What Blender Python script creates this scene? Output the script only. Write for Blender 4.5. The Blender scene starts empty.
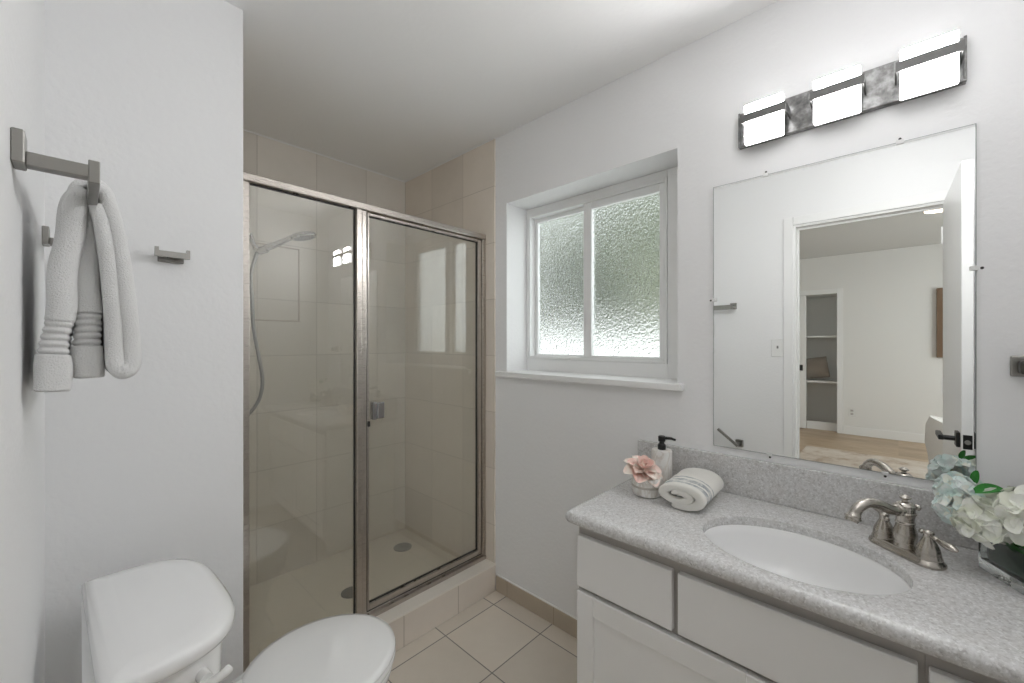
import bpy, bmesh, math, random
from mathutils import Vector, Matrix
PI = math.pi
random.seed(7)
S = bpy.context.scene
COL = S.collection

# ------------------------------------------------------------------ camera, world, lights, exposure
CAM_Z = 1.337
cd = bpy.data.cameras.new('camera'); cam = bpy.data.objects.new('camera', cd); COL.objects.link(cam)
cd.sensor_width = 36; cd.lens = 409.1/1024*36; cd.clip_start = 0.01; cd.shift_y = 0.0008
cam.location = (0, 0, CAM_Z); cam.rotation_euler = (PI/2, 0, -math.radians(46.63))
S.camera = cam
S.view_settings.view_transform = 'Standard'; S.view_settings.look = 'None'
S.view_settings.exposure = 1.3; S.view_settings.gamma = 1.0; S.view_settings.use_curve_mapping = False
S.cycles.max_bounces = 16; S.cycles.transparent_max_bounces = 24; S.cycles.diffuse_bounces = 8
S.cycles.transmission_bounces = 12; S.cycles.glossy_bounces = 8
S.cycles.use_denoising = True
W = bpy.data.worlds.new('sky'); S.world = W; W.use_nodes = True
bg = W.node_tree.nodes['Background']; bg.inputs[0].default_value = (0.93, 0.97, 1.0, 1); bg.inputs[1].default_value = 1.5

def area_light(name, loc, direction, sx, sy, watts, color=(1, 1, 1)):
    l = bpy.data.lights.new(name, 'AREA'); l.shape = 'RECTANGLE'; l.size = sx; l.size_y = sy
    l.energy = watts; l.color = color
    o = bpy.data.objects.new(name, l); COL.objects.link(o); o.location = loc
    o.rotation_euler = Vector(direction).to_track_quat('-Z', 'Y').to_euler()
    return o
# added area lamp standing in for daylight at the unseen bedroom window (window_2, in the bedroom's side wall)
area_light('bedroom_daylight_fill', (-2.6, -2.60, 1.45), (0.0, 1, -0.30), 2.3, 1.5, 18, (0.98, 0.99, 1.0))

# ------------------------------------------------------------------ helpers
def link(name, bm, mat, parent=None, smooth=False, world=True, angle=None):
    bmesh.ops.recalc_face_normals(bm, faces=bm.faces)
    me = bpy.data.meshes.new(name); bm.to_mesh(me); bm.free()
    mats = mat if isinstance(mat, (list, tuple)) else [mat]
    for m in mats: me.materials.append(m)
    o = bpy.data.objects.new(name, me); COL.objects.link(o)
    if smooth:
        for p in me.polygons: p.use_smooth = True
        if angle is None: angle = 35
        try:
            me.set_sharp_from_angle(angle=math.radians(angle))
        except Exception: pass
    if parent is not None:
        o.parent = parent
        if world:
            r = parent
            chain = Matrix.Identity(4)
            while r is not None:
                chain = Matrix.LocRotScale(r.location, r.rotation_euler, r.scale) @ chain if r.parent is None or True else chain
                r = None
            if parent.get('_built_world'):
                pass
            else:
                o.matrix_parent_inverse = Matrix.LocRotScale(parent.location, parent.rotation_euler, None).inverted()
    return o

def tag(o, label=None, cat=None, group=None, kind=None):
    if label: o['label'] = label
    if cat: o['category'] = cat
    if group: o['group'] = group
    if kind: o['kind'] = kind
    return o

def thing(name, label, cat, loc=(0, 0, 0), rz=0, group=None):
    o = bpy.data.objects.new(name, None); COL.objects.link(o)
    o.location = loc; o.rotation_euler = (0, 0, rz); o.empty_display_size = 0.05
    return tag(o, label, cat, group)

def struct(name, bm, mat, parent=None, **k):
    o = link(name, bm, mat, parent, **k); o['kind'] = 'structure'
    return o

def B(): return bmesh.new()

def box(bm, x0, x1, y0, y1, z0, z1, bev=0, seg=2, M=None):
    r = bmesh.ops.create_cube(bm, size=1)
    vs = r['verts']
    for v in vs:
        v.co = Vector((x0 + (v.co.x+.5)*(x1-x0), y0 + (v.co.y+.5)*(y1-y0), z0 + (v.co.z+.5)*(z1-z0)))
    if bev > 0:
        es = list({e for v in vs for e in v.link_edges})
        rr = bmesh.ops.bevel(bm, geom=es, offset=bev, segments=seg, affect='EDGES', profile=0.5)
        vs = list({v for f in rr['faces'] for v in f.verts} | {v for v in vs if v.is_valid})
    if M is not None:
        for v in vs: v.co = M @ v.co
    return vs

def boxm(x0, x1, y0, y1, z0, z1, bev=0, seg=2, M=None):
    bm = B(); box(bm, x0, x1, y0, y1, z0, z1, bev, seg, M); return bm

def rings(bm, rs, close=True, cap0=True, cap1=True):
    """rs: list of rings (lists of Vector) with equal counts; stitched in order"""
    V = [[bm.verts.new(p) for p in r] for r in rs]
    n = len(V[0])
    for a, b in zip(V[:-1], V[1:]):
        for i in range(n if close else n-1):
            j = (i+1) % n
            bm.faces.new((a[i], a[j], b[j], b[i]))
    if cap0: bm.faces.new(V[0][::-1])
    if cap1: bm.faces.new(V[-1])
    return V

def lathe(bm, prof, n=32, M=None, cap0=True, cap1=True, sx=1, sy=1):
    rs = []
    for (r, z) in prof:
        r = max(r, 1e-5)
        ring = [Vector((r*sx*math.cos(2*PI*i/n), r*sy*math.sin(2*PI*i/n), z)) for i in range(n)]
        if M is not None: ring = [M @ p for p in ring]
        rs.append(ring)
    rings(bm, rs, True, cap0, cap1)

def frames(path):
    P = [Vector(p) for p in path]; T = []
    for i in range(len(P)):
        a = P[max(i-1, 0)]; b = P[min(i+1, len(P)-1)]
        T.append((b-a).normalized())
    up = Vector((0, 0, 1)) if abs(T[0].z) < 0.9 else Vector((0, 1, 0))
    N = (up - T[0]*up.dot(T[0])).normalized(); out = []
    for t in T:
        N = (N - t*N.dot(t)).normalized()
        out.append((t, N, t.cross(N)))
    return P, out

def tube(bm, path, rad, n=12, sec=None, M=None):
    P, F = frames(path); rs = []
    for i, (p, (t, N, Bn)) in enumerate(zip(P, F)):
        r = rad[i] if isinstance(rad, (list, tuple)) else rad
        if sec: ring = [p + N*q[1]*r + Bn*q[0]*r for q in sec]
        else: ring = [p + (N*math.cos(2*PI*k/n) + Bn*math.sin(2*PI*k/n))*r for k in range(n)]
        if M is not None: ring = [M @ q for q in ring]
        rs.append(ring)
    rings(bm, rs)

def curve_pts(ctrl, n=8):
    """Catmull-Rom through control points"""
    C = [Vector(c) for c in ctrl]; C = [C[0]*2-C[1]] + C + [C[-1]*2-C[-2]]; out = []
    for i in range(1, len(C)-2):
        for k in range(n):
            t = k/n; a, b, c, d = C[i-1:i+3]
            out.append(0.5*((2*b) + (c-a)*t + (2*a-5*b+4*c-d)*t*t + (3*b-a-3*c+d)*t**3))
    out.append(C[-2]); return out

def rrect(x0, x1, y0, y1, r, n=8):
    """rounded-rectangle loop; r one radius or four (x1y1, x0y1, x0y0, x1y0)"""
    rr = r if isinstance(r, (list, tuple)) else (r,)*4
    out = []
    for (cx, cy, a0, q) in ((x1, y1, 0, rr[0]), (x0, y1, 90, rr[1]), (x0, y0, 180, rr[2]), (x1, y0, 270, rr[3])):
        sx = -1 if cx == x1 else 1; sy = -1 if cy == y1 else 1
        for k in range(n+1):
            a = math.radians(a0 + 90*k/n)
            out.append((cx + sx*q + q*math.cos(a), cy + sy*q + q*math.sin(a)))
    return out

def copy_tree(o, parent=None):
    c = o.copy(); COL.objects.link(c)
    if parent is not None: c.parent = parent
    for ch in list(o.children): copy_tree(ch, c)
    return c

# ------------------------------------------------------------------ materials
def mat(name, col=(.8, .8, .8), rough=.5, metal=0, spec=.5, **k):
    m = bpy.data.materials.new(name); m.use_nodes = True
    p = m.node_tree.nodes['Principled BSDF']
    p.inputs['Base Color'].default_value = (*col, 1); p.inputs['Roughness'].default_value = rough
    p.inputs['Metallic'].default_value = metal; p.inputs['Specular IOR Level'].default_value = spec
    for a, b in k.items(): p.inputs[a.replace('_', ' ')].default_value = b
    return m

class NT:
    def __init__(s, m): s.m = m; s.t = m.node_tree; s.p = s.t.nodes.get('Principled BSDF')
    def n(s, typ, ins=None, **props):
        nd = s.t.nodes.new(typ)
        for a, b in props.items(): setattr(nd, a, b)
        for a, b in (ins or {}).items():
            i = nd.inputs[a]
            if hasattr(b, 'is_output'): s.t.links.new(b, i)
            else: i.default_value = b
        return nd
    def l(s, a, b): s.t.links.new(a, b)
    def math(s, op, a, b=None):
        nd = s.t.nodes.new('ShaderNodeMath'); nd.operation = op
        for i, v in enumerate((a, b)):
            if v is None: continue
            if hasattr(v, 'is_output'): s.l(v, nd.inputs[i])
            else: nd.inputs[i].default_value = v
        return nd.outputs[0]
    def coord(s): return s.n('ShaderNodeTexCoord').outputs['Object']
    def ramp(s, fac, stops):
        r = s.t.nodes.new('ShaderNodeValToRGB'); s.l(fac, r.inputs[0]); cr = r.color_ramp
        while len(cr.elements) < len(stops): cr.elements.new(.5)
        for e, (pos, c) in zip(cr.elements, stops):
            e.position = pos; e.color = (*c, 1) if len(c) == 3 else c
        return r.outputs[0]
    def mix(s, fac, a, b, blend='MIX'):
        nd = s.t.nodes.new('ShaderNodeMix'); nd.data_type = 'RGBA'; nd.blend_type = blend
        for i, v in ((0, fac), (6, a), (7, b)):
            if hasattr(v, 'is_output'): s.l(v, nd.inputs[i])
            else: nd.inputs[i].default_value = v if not isinstance(v, tuple) or len(v) == 4 else (*v, 1)
        return nd.outputs[2]
    def bump(s, h, strength=.3, dist=.002):
        b = s.n('ShaderNodeBump', {'Strength': strength, 'Distance': dist, 'Height': h})
        s.l(b.outputs[0], s.p.inputs['Normal']); return b

def noise(t, scale, detail=3, rough=.5, vec=None):
    return t.n('ShaderNodeTexNoise', {'Scale': scale, 'Detail': detail, 'Roughness': rough, 'Vector': vec or t.coord()}).outputs['Fac']

def paint(name, col, rough=.55, scale=70, strength=.22, dist=.0012):
    m = mat(name, col, rough, spec=.3); t = NT(m)
    a = noise(t, scale, 2, .4); h = t.ramp(a, [(.38, (0, 0, 0)), (.62, (1, 1, 1))])
    t.bump(h, strength, dist); return m

def tiles(name, col, col2, grout, axes, size, origin, gw=.0028, rough=.35, vary=.06, bump=.4, phase2=None):
    """square tile grid in two of the object's axes with grout lines and slight tile-to-tile tone"""
    m = mat(name, col, rough, spec=.4); t = NT(m)
    sep = t.n('ShaderNodeSeparateXYZ', {0: t.coord()})
    us, fl = [], []
    for ax, sz, og in zip(axes, size, origin):
        u = t.math('DIVIDE', t.math('SUBTRACT', sep.outputs[ax], og), sz)
        us.append(t.math('MULTIPLY', t.math('ABSOLUTE', t.math('SUBTRACT', t.math('FRACT', t.math('ADD', u, 0.5)), 0.5)), sz))
        fl.append(t.math('FLOOR', u))
    d = us[0] if len(us) == 1 else t.math('MINIMUM', us[0], us[1])
    g = t.n('ShaderNodeMapRange', {0: d, 1: gw*.5, 2: gw*1.1, 3: 1.0, 4: 0.0}).outputs[0]
    cell = t.n('ShaderNodeCombineXYZ', {0: fl[0], 1: fl[-1], 2: 0.37})
    wn = t.n('ShaderNodeTexWhiteNoise', {'Vector': cell.outputs[0]}).outputs['Value']
    n1 = noise(t, 5, 5, .6)
    n2 = noise(t, 38, 4, .6)
    c = t.mix(t.ramp(n1, [(.35, (0, 0, 0)), (.7, (1, 1, 1))]), col, col2)
    c = t.mix(t.math('MULTIPLY', n2, .18), c, tuple(x*.86 for x in col))
    k = t.n('ShaderNodeMapRange', {0: wn, 1: 0, 2: 1, 3: 1-vary, 4: 1+vary}).outputs[0]
    c = t.mix(1.0, c, t.n('ShaderNodeCombineXYZ', {0: k, 1: k, 2: k}).outputs[0], 'MULTIPLY')
    c = t.mix(g, c, grout)
    t.l(c, t.p.inputs['Base Color'])
    t.bump(t.math('SUBTRACT', 1.0, g), bump, .0012)
    return m

M = {}
M['wall'] = paint('wall_paint', (.82, .82, .825))
M['ceil'] = paint('ceiling_paint', (.90, .90, .90), .7, 55, .2)
M['trim'] = mat('white_trim_paint', (.82, .82, .815), .35)
M['vinyl'] = mat('white_window_vinyl', (.80, .805, .80), .35)
M['floor'] = tiles('floor_tile', (.75, .685, .60), (.70, .635, .55), (.24, .22, .20), (0, 1), (.3055, .3055), (1.147, 1.500), .003, .3)
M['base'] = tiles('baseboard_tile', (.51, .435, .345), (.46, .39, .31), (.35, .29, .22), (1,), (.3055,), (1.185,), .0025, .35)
SH1, SH2 = (.74, .67, .59), (.70, .63, .55)
M['sh_back'] = tiles('shower_tile_back', (.74, .70, .645), (.70, .66, .60), (.545, .505, .455), (0, 2), (.3055, .3055), (.952, 1.570), .0025, .35, .05)
M['sh_side'] = tiles('shower_tile_side', SH1, SH2, (.57, .505, .435), (1, 2), (.3055, .3055), (2.46, 1.570), .0025, .35, .06)
M['curb'] = tiles('curb_tile', (.76, .69, .615), (.71, .64, .57), (.45, .39, .33), (0,), (.305,), (.978,), .0025, .32, .03)
M['pan'] = mat('shower_pan_acrylic', (.78, .74, .67), .35)
M['porcelain'] = mat('porcelain', (.88, .88, .88), .08, spec=.6, Coat_Weight=.4, Coat_Roughness=.03)
M['plastic'] = mat('white_plastic', (.80, .80, .79), .25)
M['cabinet'] = mat('cabinet_paint', (.80, .795, .79), .4)
M['cab_in'] = mat('cabinet_face_frame', (.42, .395, .375), .5)
M['black'] = mat('matte_black_metal', (.012, .012, .012), .4)
M['chrome'] = mat('chrome', (.50, .50, .51), .10, 1)
M['drainmetal'] = mat('dull_steel', (.42, .43, .44), .35, 1)
M['dark'] = mat('dark_gasket', (.03, .028, .025), .6)
def brushed(name, col, rough, scale=(4, 4, 300)):
    m = mat(name, col, rough, 1); t = NT(m)
    mp = t.n('ShaderNodeMapping', {'Vector': t.coord(), 'Scale': scale})
    n = noise(t, 6, 4, .6, mp.outputs[0])
    r = t.n('ShaderNodeMapRange', {0: n, 1: .3, 2: .7, 3: rough*.75, 4: rough*1.25}); t.l(r.outputs[0], t.p.inputs['Roughness'])
    return m
M['nickel'] = brushed('brushed_nickel', (.34, .33, .31), .36)
M['frame'] = brushed('satin_nickel_frame', (.50, .46, .42), .30)
M['faucet'] = brushed('brushed_nickel_faucet', (.47, .44, .40), .24)
M['mirror'] = mat('mirror_silver', (.90, .91, .90), .004, 1)
M['mirror_edge'] = mat('mirror_edge', (.25, .28, .27), .15)

# granite
def granite():
    m = mat('speckled_grey_quartz', (.6, .6, .6), .22, spec=.5); t = NT(m); co = t.coord()
    n1 = noise(t, 105, 5, .7, co); n2 = noise(t, 210, 3, .6, co); n3 = noise(t, 22, 4, .6, co)
    v = t.n('ShaderNodeTexVoronoi', {'Scale': 260, 'Vector': co}).outputs['Color']
    vs = t.n('ShaderNodeSeparateXYZ', {0: v}).outputs[0]
    c = t.ramp(n1, [(.28, (.34, .33, .32)), (.42, (.55, .545, .54)), (.60, (.67, .67, .67)), (.75, (.46, .45, .44))])
    c = t.mix(t.ramp(vs, [(.82, (0, 0, 0)), (.92, (.4, .4, .4))]), c, (.40, .38, .37))
    c = t.mix(t.ramp(vs, [(.10, (.6, .6, .6)), (.2, (0, 0, 0))]), c, (.80, .80, .80))
    c = t.mix(t.ramp(n2, [(.69, (0, 0, 0)), (.77, (.6, .6, .6))]), c, (.22, .19, .18))
    c = t.mix(t.ramp(n3, [(.45, (0, 0, 0)), (.75, (.4, .4, .4))]), c, (.56, .53, .51))
    t.l(c, t.p.inputs['Base Color']); return m
M['granite'] = granite()

# towel cloth
def terry(name, col, stripes=None, scale=420):
    m = mat(name, col, .95, spec=.1, Sheen_Weight=.3); t = NT(m); co = t.coord()
    h = noise(t, scale, 3, .7, co); t.bump(h, .9, .0035)
    if stripes:
        x = t.n('ShaderNodeSeparateXYZ', {0: co}).outputs[0]
        wob = t.math('ADD', x, t.math('MULTIPLY', t.math('SUBTRACT', noise(t, 25, 2, .5, co), .5), .012))
        c = None
        f = None
        for (a, w) in stripes:
            d = t.math('LESS_THAN', t.math('ABSOLUTE', t.math('SUBTRACT', wob, a)), w)
            f = d if f is None else t.math('MAXIMUM', f, d)
        br = t.math('MULTIPLY', f, t.ramp(noise(t, 60, 3, .6, co), [(.35, (.25, .25, .25)), (.6, (.95, .95, .95))]))
        t.l(t.mix(br, col, (.36, .39, .41)), t.p.inputs['Base Color'])
    return m
M['towel'] = terry('white_terry', (.80, .80, .795))
M['hand_towel'] = terry('cream_terry', (.88, .865, .815), [(.030, .009), (.060, .012), (.090, .004)])
M['towel_rib'] = mat('white_woven_band', (.77, .77, .77), .9, spec=.1)

# thin clear or tinted sheet glass: what passes through is tinted, the surface mirrors by angle
def sheet(name, tint, refl=1.0, ior=1.5, rough=0.0, film=0):
    m = bpy.data.materials.new(name); m.use_nodes = True; t = NT(m); t.t.nodes.remove(t.p); t.p = None
    out = t.t.nodes['Material Output']
    tr = t.n('ShaderNodeBsdfTransparent', {'Color': (*tint, 1)})
    gl = t.n('ShaderNodeBsdfGlossy', {'Color': (.95*refl, .95*refl, .95*refl, 1), 'Roughness': rough})
    fac = t.n('ShaderNodeLayerWeight', {'Blend': .5}).outputs['Facing']; f0 = ((ior-1)/(ior+1))**2
    fr = t.math('ADD', f0, t.math('MULTIPLY', t.math('POWER', fac, 5.0), 1-f0))
    mx = t.n('ShaderNodeMixShader', {0: fr, 1: tr.outputs[0], 2: gl.outputs[0]})
    if film:                                   # even milky diffuse layer mixed over the glass
        df = t.n('ShaderNodeBsdfDiffuse', {'Color': (.8, .8, .78, 1)})
        mx = t.n('ShaderNodeMixShader', {0: film, 1: mx.outputs[0], 2: df.outputs[0]})
    t.l(mx.outputs[0], out.inputs[0]); return m
M['shower_glass'] = sheet('tinted_shower_glass', (.965, .965, .935), 1.0, 1.8, film=.055)
M['clear_glass'] = sheet('clear_glass', (.95, .97, .96), 1.0, 1.45)

def obscure():
    m = bpy.data.materials.new('rain_obscure_glass'); m.use_nodes = True; t = NT(m); t.t.nodes.remove(t.p); t.p = None
    out = t.t.nodes['Material Output']; co = t.coord()
    n1 = noise(t, 75, 5, .65, co); v = t.n('ShaderNodeTexVoronoi', {'Scale': 85, 'Vector': co}).outputs['Distance']
    b = t.n('ShaderNodeBump', {'Strength': 1.0, 'Distance': .006, 'Height': t.math('ADD', n1, v)})
    rf = t.n('ShaderNodeBsdfRefraction', {'Color': (.97, .985, .97, 1), 'Roughness': .07, 'IOR': 1.22, 'Normal': b.outputs[0]})
    tr = t.n('ShaderNodeBsdfTransparent', {'Color': (.95, .97, .95, 1)})
    tl = t.n('ShaderNodeBsdfTranslucent', {'Color': (.9, .93, .9, 1), 'Normal': b.outputs[0]})
    gl = t.n('ShaderNodeBsdfGlossy', {'Color': (.9, .9, .9, 1), 'Roughness': .1, 'Normal': b.outputs[0]})
    a = t.n('ShaderNodeMixShader', {0: .12, 1: rf.outputs[0], 2: tr.outputs[0]})
    c = t.n('ShaderNodeMixShader', {0: .02, 1: a.outputs[0], 2: tl.outputs[0]})
    d = t.n('ShaderNodeMixShader', {0: .05, 1: c.outputs[0], 2: gl.outputs[0]})
    t.l(d.outputs[0], out.inputs[0]); return m
M['obscure'] = obscure()

def emit(name, col, strength):
    m = bpy.data.materials.new(name); m.use_nodes = True; t = NT(m)
    t.p.inputs['Base Color'].default_value = (.9, .9, .9, 1); t.p.inputs['Roughness'].default_value = .3
    t.p.inputs['Emission Color'].default_value = (*col, 1); t.p.inputs['Emission Strength'].default_value = strength
    return m
M['shade'] = emit('lit_opal_glass', (1, 1, 1), 42.0)
M['shade_edge'] = emit('lit_opal_glass_edge', (1, 1, 1), 3.2)
M['lamp_lit'] = emit('lit_lamp_diffuser', (1, .84, .66), 2.0)
M['added_lamp'] = emit('added_lamp_diffuser', (1, 1, 1), 2.3)  # glow of the added bathroom ceiling lamp

# ------------------------------------------------------------------ dimensions
XL, XR = -0.06, 1.55          # left (doorway) wall and window wall faces
YN, YW = -0.42, 1.58          # near wall, wing wall face
YB = 2.466                    # shower back wall
H = 2.44
DY0, DY1, DH = -0.200, 0.490, 2.085   # doorway
WY0, WY1, WZ0, WZ1 = 0.606, 1.503, 1.18, 2.07
TX = 1.54                     # face of the shower tile on the window wall
SX0 = 0.375                   # shower opening's left side
BX, BH = -4.6, 2.62           # bedroom far wall, height
BY0, BY1 = -2.5, 2.2

# ------------------------------------------------------------------ setting: bathroom shell
struct('floor', boxm(XL-.12, XR+.25, YN-.1, YB+.1, -.1, 0), M['floor'])
struct('ceiling', boxm(XL-.12, XR+.25, YN-.1, YB+.1, H, H+.1), M['ceil'])
bm = B()
for a in ((XR, XR+.25, YN-.1, YB+.1, 0, WZ0), (XR, XR+.25, YN-.1, YB+.1, WZ1, H),
          (XR, XR+.25, YN-.1, WY0, WZ0, WZ1), (XR, XR+.25, WY1, YB+.1, WZ0, WZ1)): box(bm, *a)
struct('wall_right', bm, M['wall'])
bm = B()
for a in ((XL-.12, XL, YN-.1, DY0, 0, H), (XL-.12, XL, DY1, YB+.1, 0, H), (XL-.12, XL, DY0, DY1, DH, H)): box(bm, *a)
struct('wall_left', bm, M['wall'])
struct('wall_near', boxm(XL, XR, YN-.1, YN, 0, H), M['wall'])
struct('wall_wing', boxm(XL-.06, SX0, YW, YW+.12, 0, H, .003), M['wall'])
struct('wall_shower_end', boxm(XL, SX0, YW+.12, YB+.1, 0, H), M['sh_side'])
struct('wall_shower_back', boxm(SX0, XR, YB, YB+.1, 0, H), M['sh_back'])
struct('wall_shower_side', boxm(TX, XR, 1.587, YB, .0, H-.003), M['sh_side'])
bm = B()
box(bm, SX0, TX, YB-.006, YB, H-.007, H, .002, 1); box(bm, TX-.006, TX, 1.587, YB-.006, H-.007, H, .002, 1)
struct('trim_1', bm, M['trim'])                                    # caulk line above the tile
bm = B(); box(bm, SX0, TX, YW-.005, YW+.145, 0, .140, .004); struct('shower_curb', bm, M['curb'])
bm = B(); box(bm, SX0, TX, YW-.008, YW+.15, .139, .147, .003); struct('shower_curb_cap', bm, mat('curb_cap_tile', (.80, .75, .68), .35))
# shower pan with a slight dish
bm = B(); box(bm, SX0, TX, YW+.15, YB, 0.0, .06, .003); struct('shower_pan', bm, M['pan'])
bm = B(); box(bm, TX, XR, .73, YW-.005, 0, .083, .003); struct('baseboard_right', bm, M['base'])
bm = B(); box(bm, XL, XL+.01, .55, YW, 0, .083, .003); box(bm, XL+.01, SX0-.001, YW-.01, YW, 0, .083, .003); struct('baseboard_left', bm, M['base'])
bm = B(); box(bm, TX+.004, XR, .73, YW-.005, .083, .088); struct('trim_2', bm, M['trim'])
# niche outline on the shower's back wall (a shallow recessed panel edge)
bm = B()
nx0, nx1, nz0, nz1, w_ = .50, .858, 1.452, 1.865, .007
for a in ((nx0, nx1, nz0, nz0+w_), (nx0, nx1, nz1-w_, nz1), (nx1-w_, nx1, nz0, nz1), (nx0, nx0+w_, nz0, nz1)):
    box(bm, a[0], a[1], YB-.005, YB, a[2], a[3], .0015, 1)
struct('trim_3', bm, mat('niche_edge', (.50, .43, .36), .4))

# ------------------------------------------------------------------ window_1
WF = XR + .16
w1 = bpy.data.objects.new('window_1', None); COL.objects.link(w1); w1.location = (WF, 1.05, WZ0); w1['kind'] = 'structure'
def wpart(name, bm, m, par=w1): return link(name, bm, m, par)
def ring_frame(bm, x0, x1, y0, y1, z0, z1, w, bev=.002):
    wl, wr, wb, wt = w if isinstance(w, tuple) else (w,)*4       # low-y, high-y, bottom, top widths
    box(bm, x0, x1, y0, y0+wl, z0, z1, bev, 1); box(bm, x0, x1, y1-wr, y1, z0, z1, bev, 1)
    box(bm, x0, x1, y0+wl, y1-wr, z0, z0+wb, bev, 1); box(bm, x0, x1, y0+wl, y1-wr, z1-wt, z1, bev, 1)
bm = B(); ring_frame(bm, WF, WF+.03, WY0, WY1, WZ0, WZ1, (.104, .002, .067, .033)); wpart('casing_board', bm, M['trim'])
bm = B(); ring_frame(bm, WF-.004, WF+.07, .712, 1.500, 1.247, 2.037, (.012, .024, .016, .016)); wpart('window_frame', bm, M['vinyl'])
bm = B(); ring_frame(bm, WF+.006, WF+.034, .726, 1.135, 1.262, 2.022, (.022, .046, .010, .034)); s1 = wpart('sliding_sash', bm, M['vinyl'])
bm = B(); ring_frame(bm, WF+.038, WF+.064, 1.110, 1.476, 1.262, 2.022, (.030, .020, .010, .022)); s2 = wpart('fixed_sash', bm, M['vinyl'])
def wsub(name, bm, m, par):
    o = link(name, bm, m, None); o.parent = par
    o.matrix_parent_inverse = (par.matrix_parent_inverse.inverted() @ Matrix.Identity(4)) @ Matrix.Identity(4)
    return o
def sub(name, bm, m, par, smooth=False, angle=None):
    """a sub-part built in world (or its thing's local) coordinates under a part that sits at the identity"""
    o = link(name, bm, m, None, smooth=smooth, angle=angle); o.parent = par
    return o
sub('pane', boxm(WF+.019, WF+.023, .745, 1.092, 1.270, 1.990), M['obscure'], s1)
sub('pane', boxm(WF+.050, WF+.054, 1.138, 1.458, 1.270, 2.002), M['obscure'], s2)
wpart('latch', boxm(WF-.012, WF+.006, 1.205, 1.232, 1.250, 1.256, .002, 1), M['plastic'])
bm = B(); box(bm, XR-.032, WF+.002, WY0+.001, WY1-.001, WZ0-.024, WZ0+.003, .003); box(bm, XR-.032, XR, WY1-.003, 1.560, WZ0-.024, WZ0+.003, .003); box(bm, XR-.032, XR, .580, WY0+.003, WZ0-.024, WZ0+.003, .003)
wpart('window_sill', bm, M['trim'])

# ------------------------------------------------------------------ doorway and bedroom behind the camera (seen in the mirror)
bm = B()
for x0, x1 in ((XL, XL+.014), (XL-.134, XL-.12)):
    box(bm, x0, x1, DY1, DY1+.052, 0, DH+.052, .003); box(bm, x0, x1, DY0-.052, DY0, 0, DH+.052, .003)
    box(bm, x0, x1, DY0, DY1, DH, DH+.052, .003)
struct('trim_4', bm, M['trim'])
bm = B()
box(bm, XL-.12, XL, DY1-.012, DY1, 0, DH); box(bm, XL-.12, XL, DY0, DY0+.012, 0, DH); box(bm, XL-.12, XL, DY0+.012, DY1-.012, DH-.012, DH)
box(bm, XL-.075, XL-.06, DY1-.022, DY1-.012, 0, DH-.012); box(bm, XL-.075, XL-.06, DY0+.012, DY1-.022, DH-.022, DH-.012)
struct('trim_5', bm, M['trim'])
d1 = bpy.data.objects.new('door_1', None); COL.objects.link(d1); d1.location = (XL+.0155, -.170, 0.008); d1.rotation_euler = (0, 0, math.radians(-1.2)); d1['kind'] = 'structure'
DW = .690
link('slab', boxm(0, DW, -.034, 0, 0, 2.060, .002, 1), M['trim'], d1, world=False)
link('latch_plate', boxm(DW, DW+.002, -.030, -.004, .90, .957, .0005, 1), M['black'], d1, world=False)
bm = B(); lathe(bm, [(.0, 0), (.009, 0), (.009, .004), (.007, .006), (0, .006)], 16, Matrix.Translation((DW+.002, -.017, .928)) @ Matrix.Rotation(PI/2, 4, 'Y')); link('latch_bolt', bm, M['nickel'], d1, True, world=False)
for sgn in (1, -1):
    y0 = 0 if sgn > 0 else -.034
    bm = B(); box(bm, DW-.088, DW-.028, min(y0, y0+sgn*.012), max(y0, y0+sgn*.012), .90, .96, .002, 1)
    ha = link('door_handle', bm, M['black'], d1, world=False)
    bm = B(); tube(bm, [(DW-.058, y0+sgn*.010, .930), (DW-.058, y0+sgn*.055, .930)], .010, 14)
    box(bm, DW-.175, DW-.046, min(y0+sgn*.045, y0+sgn*.062), max(y0+sgn*.045, y0+sgn*.062), .920, .940, .003, 2)
    sub('lever', bm, M['black'], ha)
bm = B()
for z in (.2, 1.05, 1.85): box(bm, -.004, .0, -.034, .006, z, z+.09, .001, 1)
link('hinges', bm, M['trim'], d1, world=False)

M['wood'] = mat('oak_plank_floor', (.5, .36, .23), .4); t = NT(M['wood'])
co = t.coord(); mp = t.n('ShaderNodeMapping', {'Vector': co, 'Scale': (14, 1.1, 1)})
n = noise(t, 3, 6, .65, mp.outputs[0]); sep = t.n('ShaderNodeSeparateXYZ', {0: co})
pl = t.n('ShaderNodeTexWhiteNoise', {'Vector': t.n('ShaderNodeCombineXYZ', {0: t.math('FLOOR', t.math('MULTIPLY', sep.outputs[0], 6.5)), 1: t.math('FLOOR', t.math('MULTIPLY', sep.outputs[1], .9)), 2: 0}).outputs[0]}).outputs['Value']
c = t.ramp(n, [(.3, (.33, .23, .145)), (.55, (.48, .36, .24)), (.75, (.56, .44, .31))])
k = t.n('ShaderNodeMapRange', {0: pl, 1: 0, 2: 1, 3: .82, 4: 1.12}).outputs[0]
c = t.mix(1.0, c, t.n('ShaderNodeCombineXYZ', {0: k, 1: k, 2: k}).outputs[0], 'MULTIPLY'); t.l(c, t.p.inputs['Base Color'])
M['bwall'] = paint('bedroom_paint', (.78, .775, .76), .6)
struct('floor_bedroom', boxm(BX-.7, XL-.12, BY0-.1, BY1+.1, -.1, 0), M['wood'])
struct('ceiling_bedroom', boxm(BX-.7, XL-.12, BY0-.1, BY1+.1, BH, BH+.1), paint('bedroom_ceiling_paint', (.66, .66, .65), .7, 55, .2))
CY0, CY1, CZ = .66, 1.62, 2.06    # closet opening
bm = B()
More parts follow.
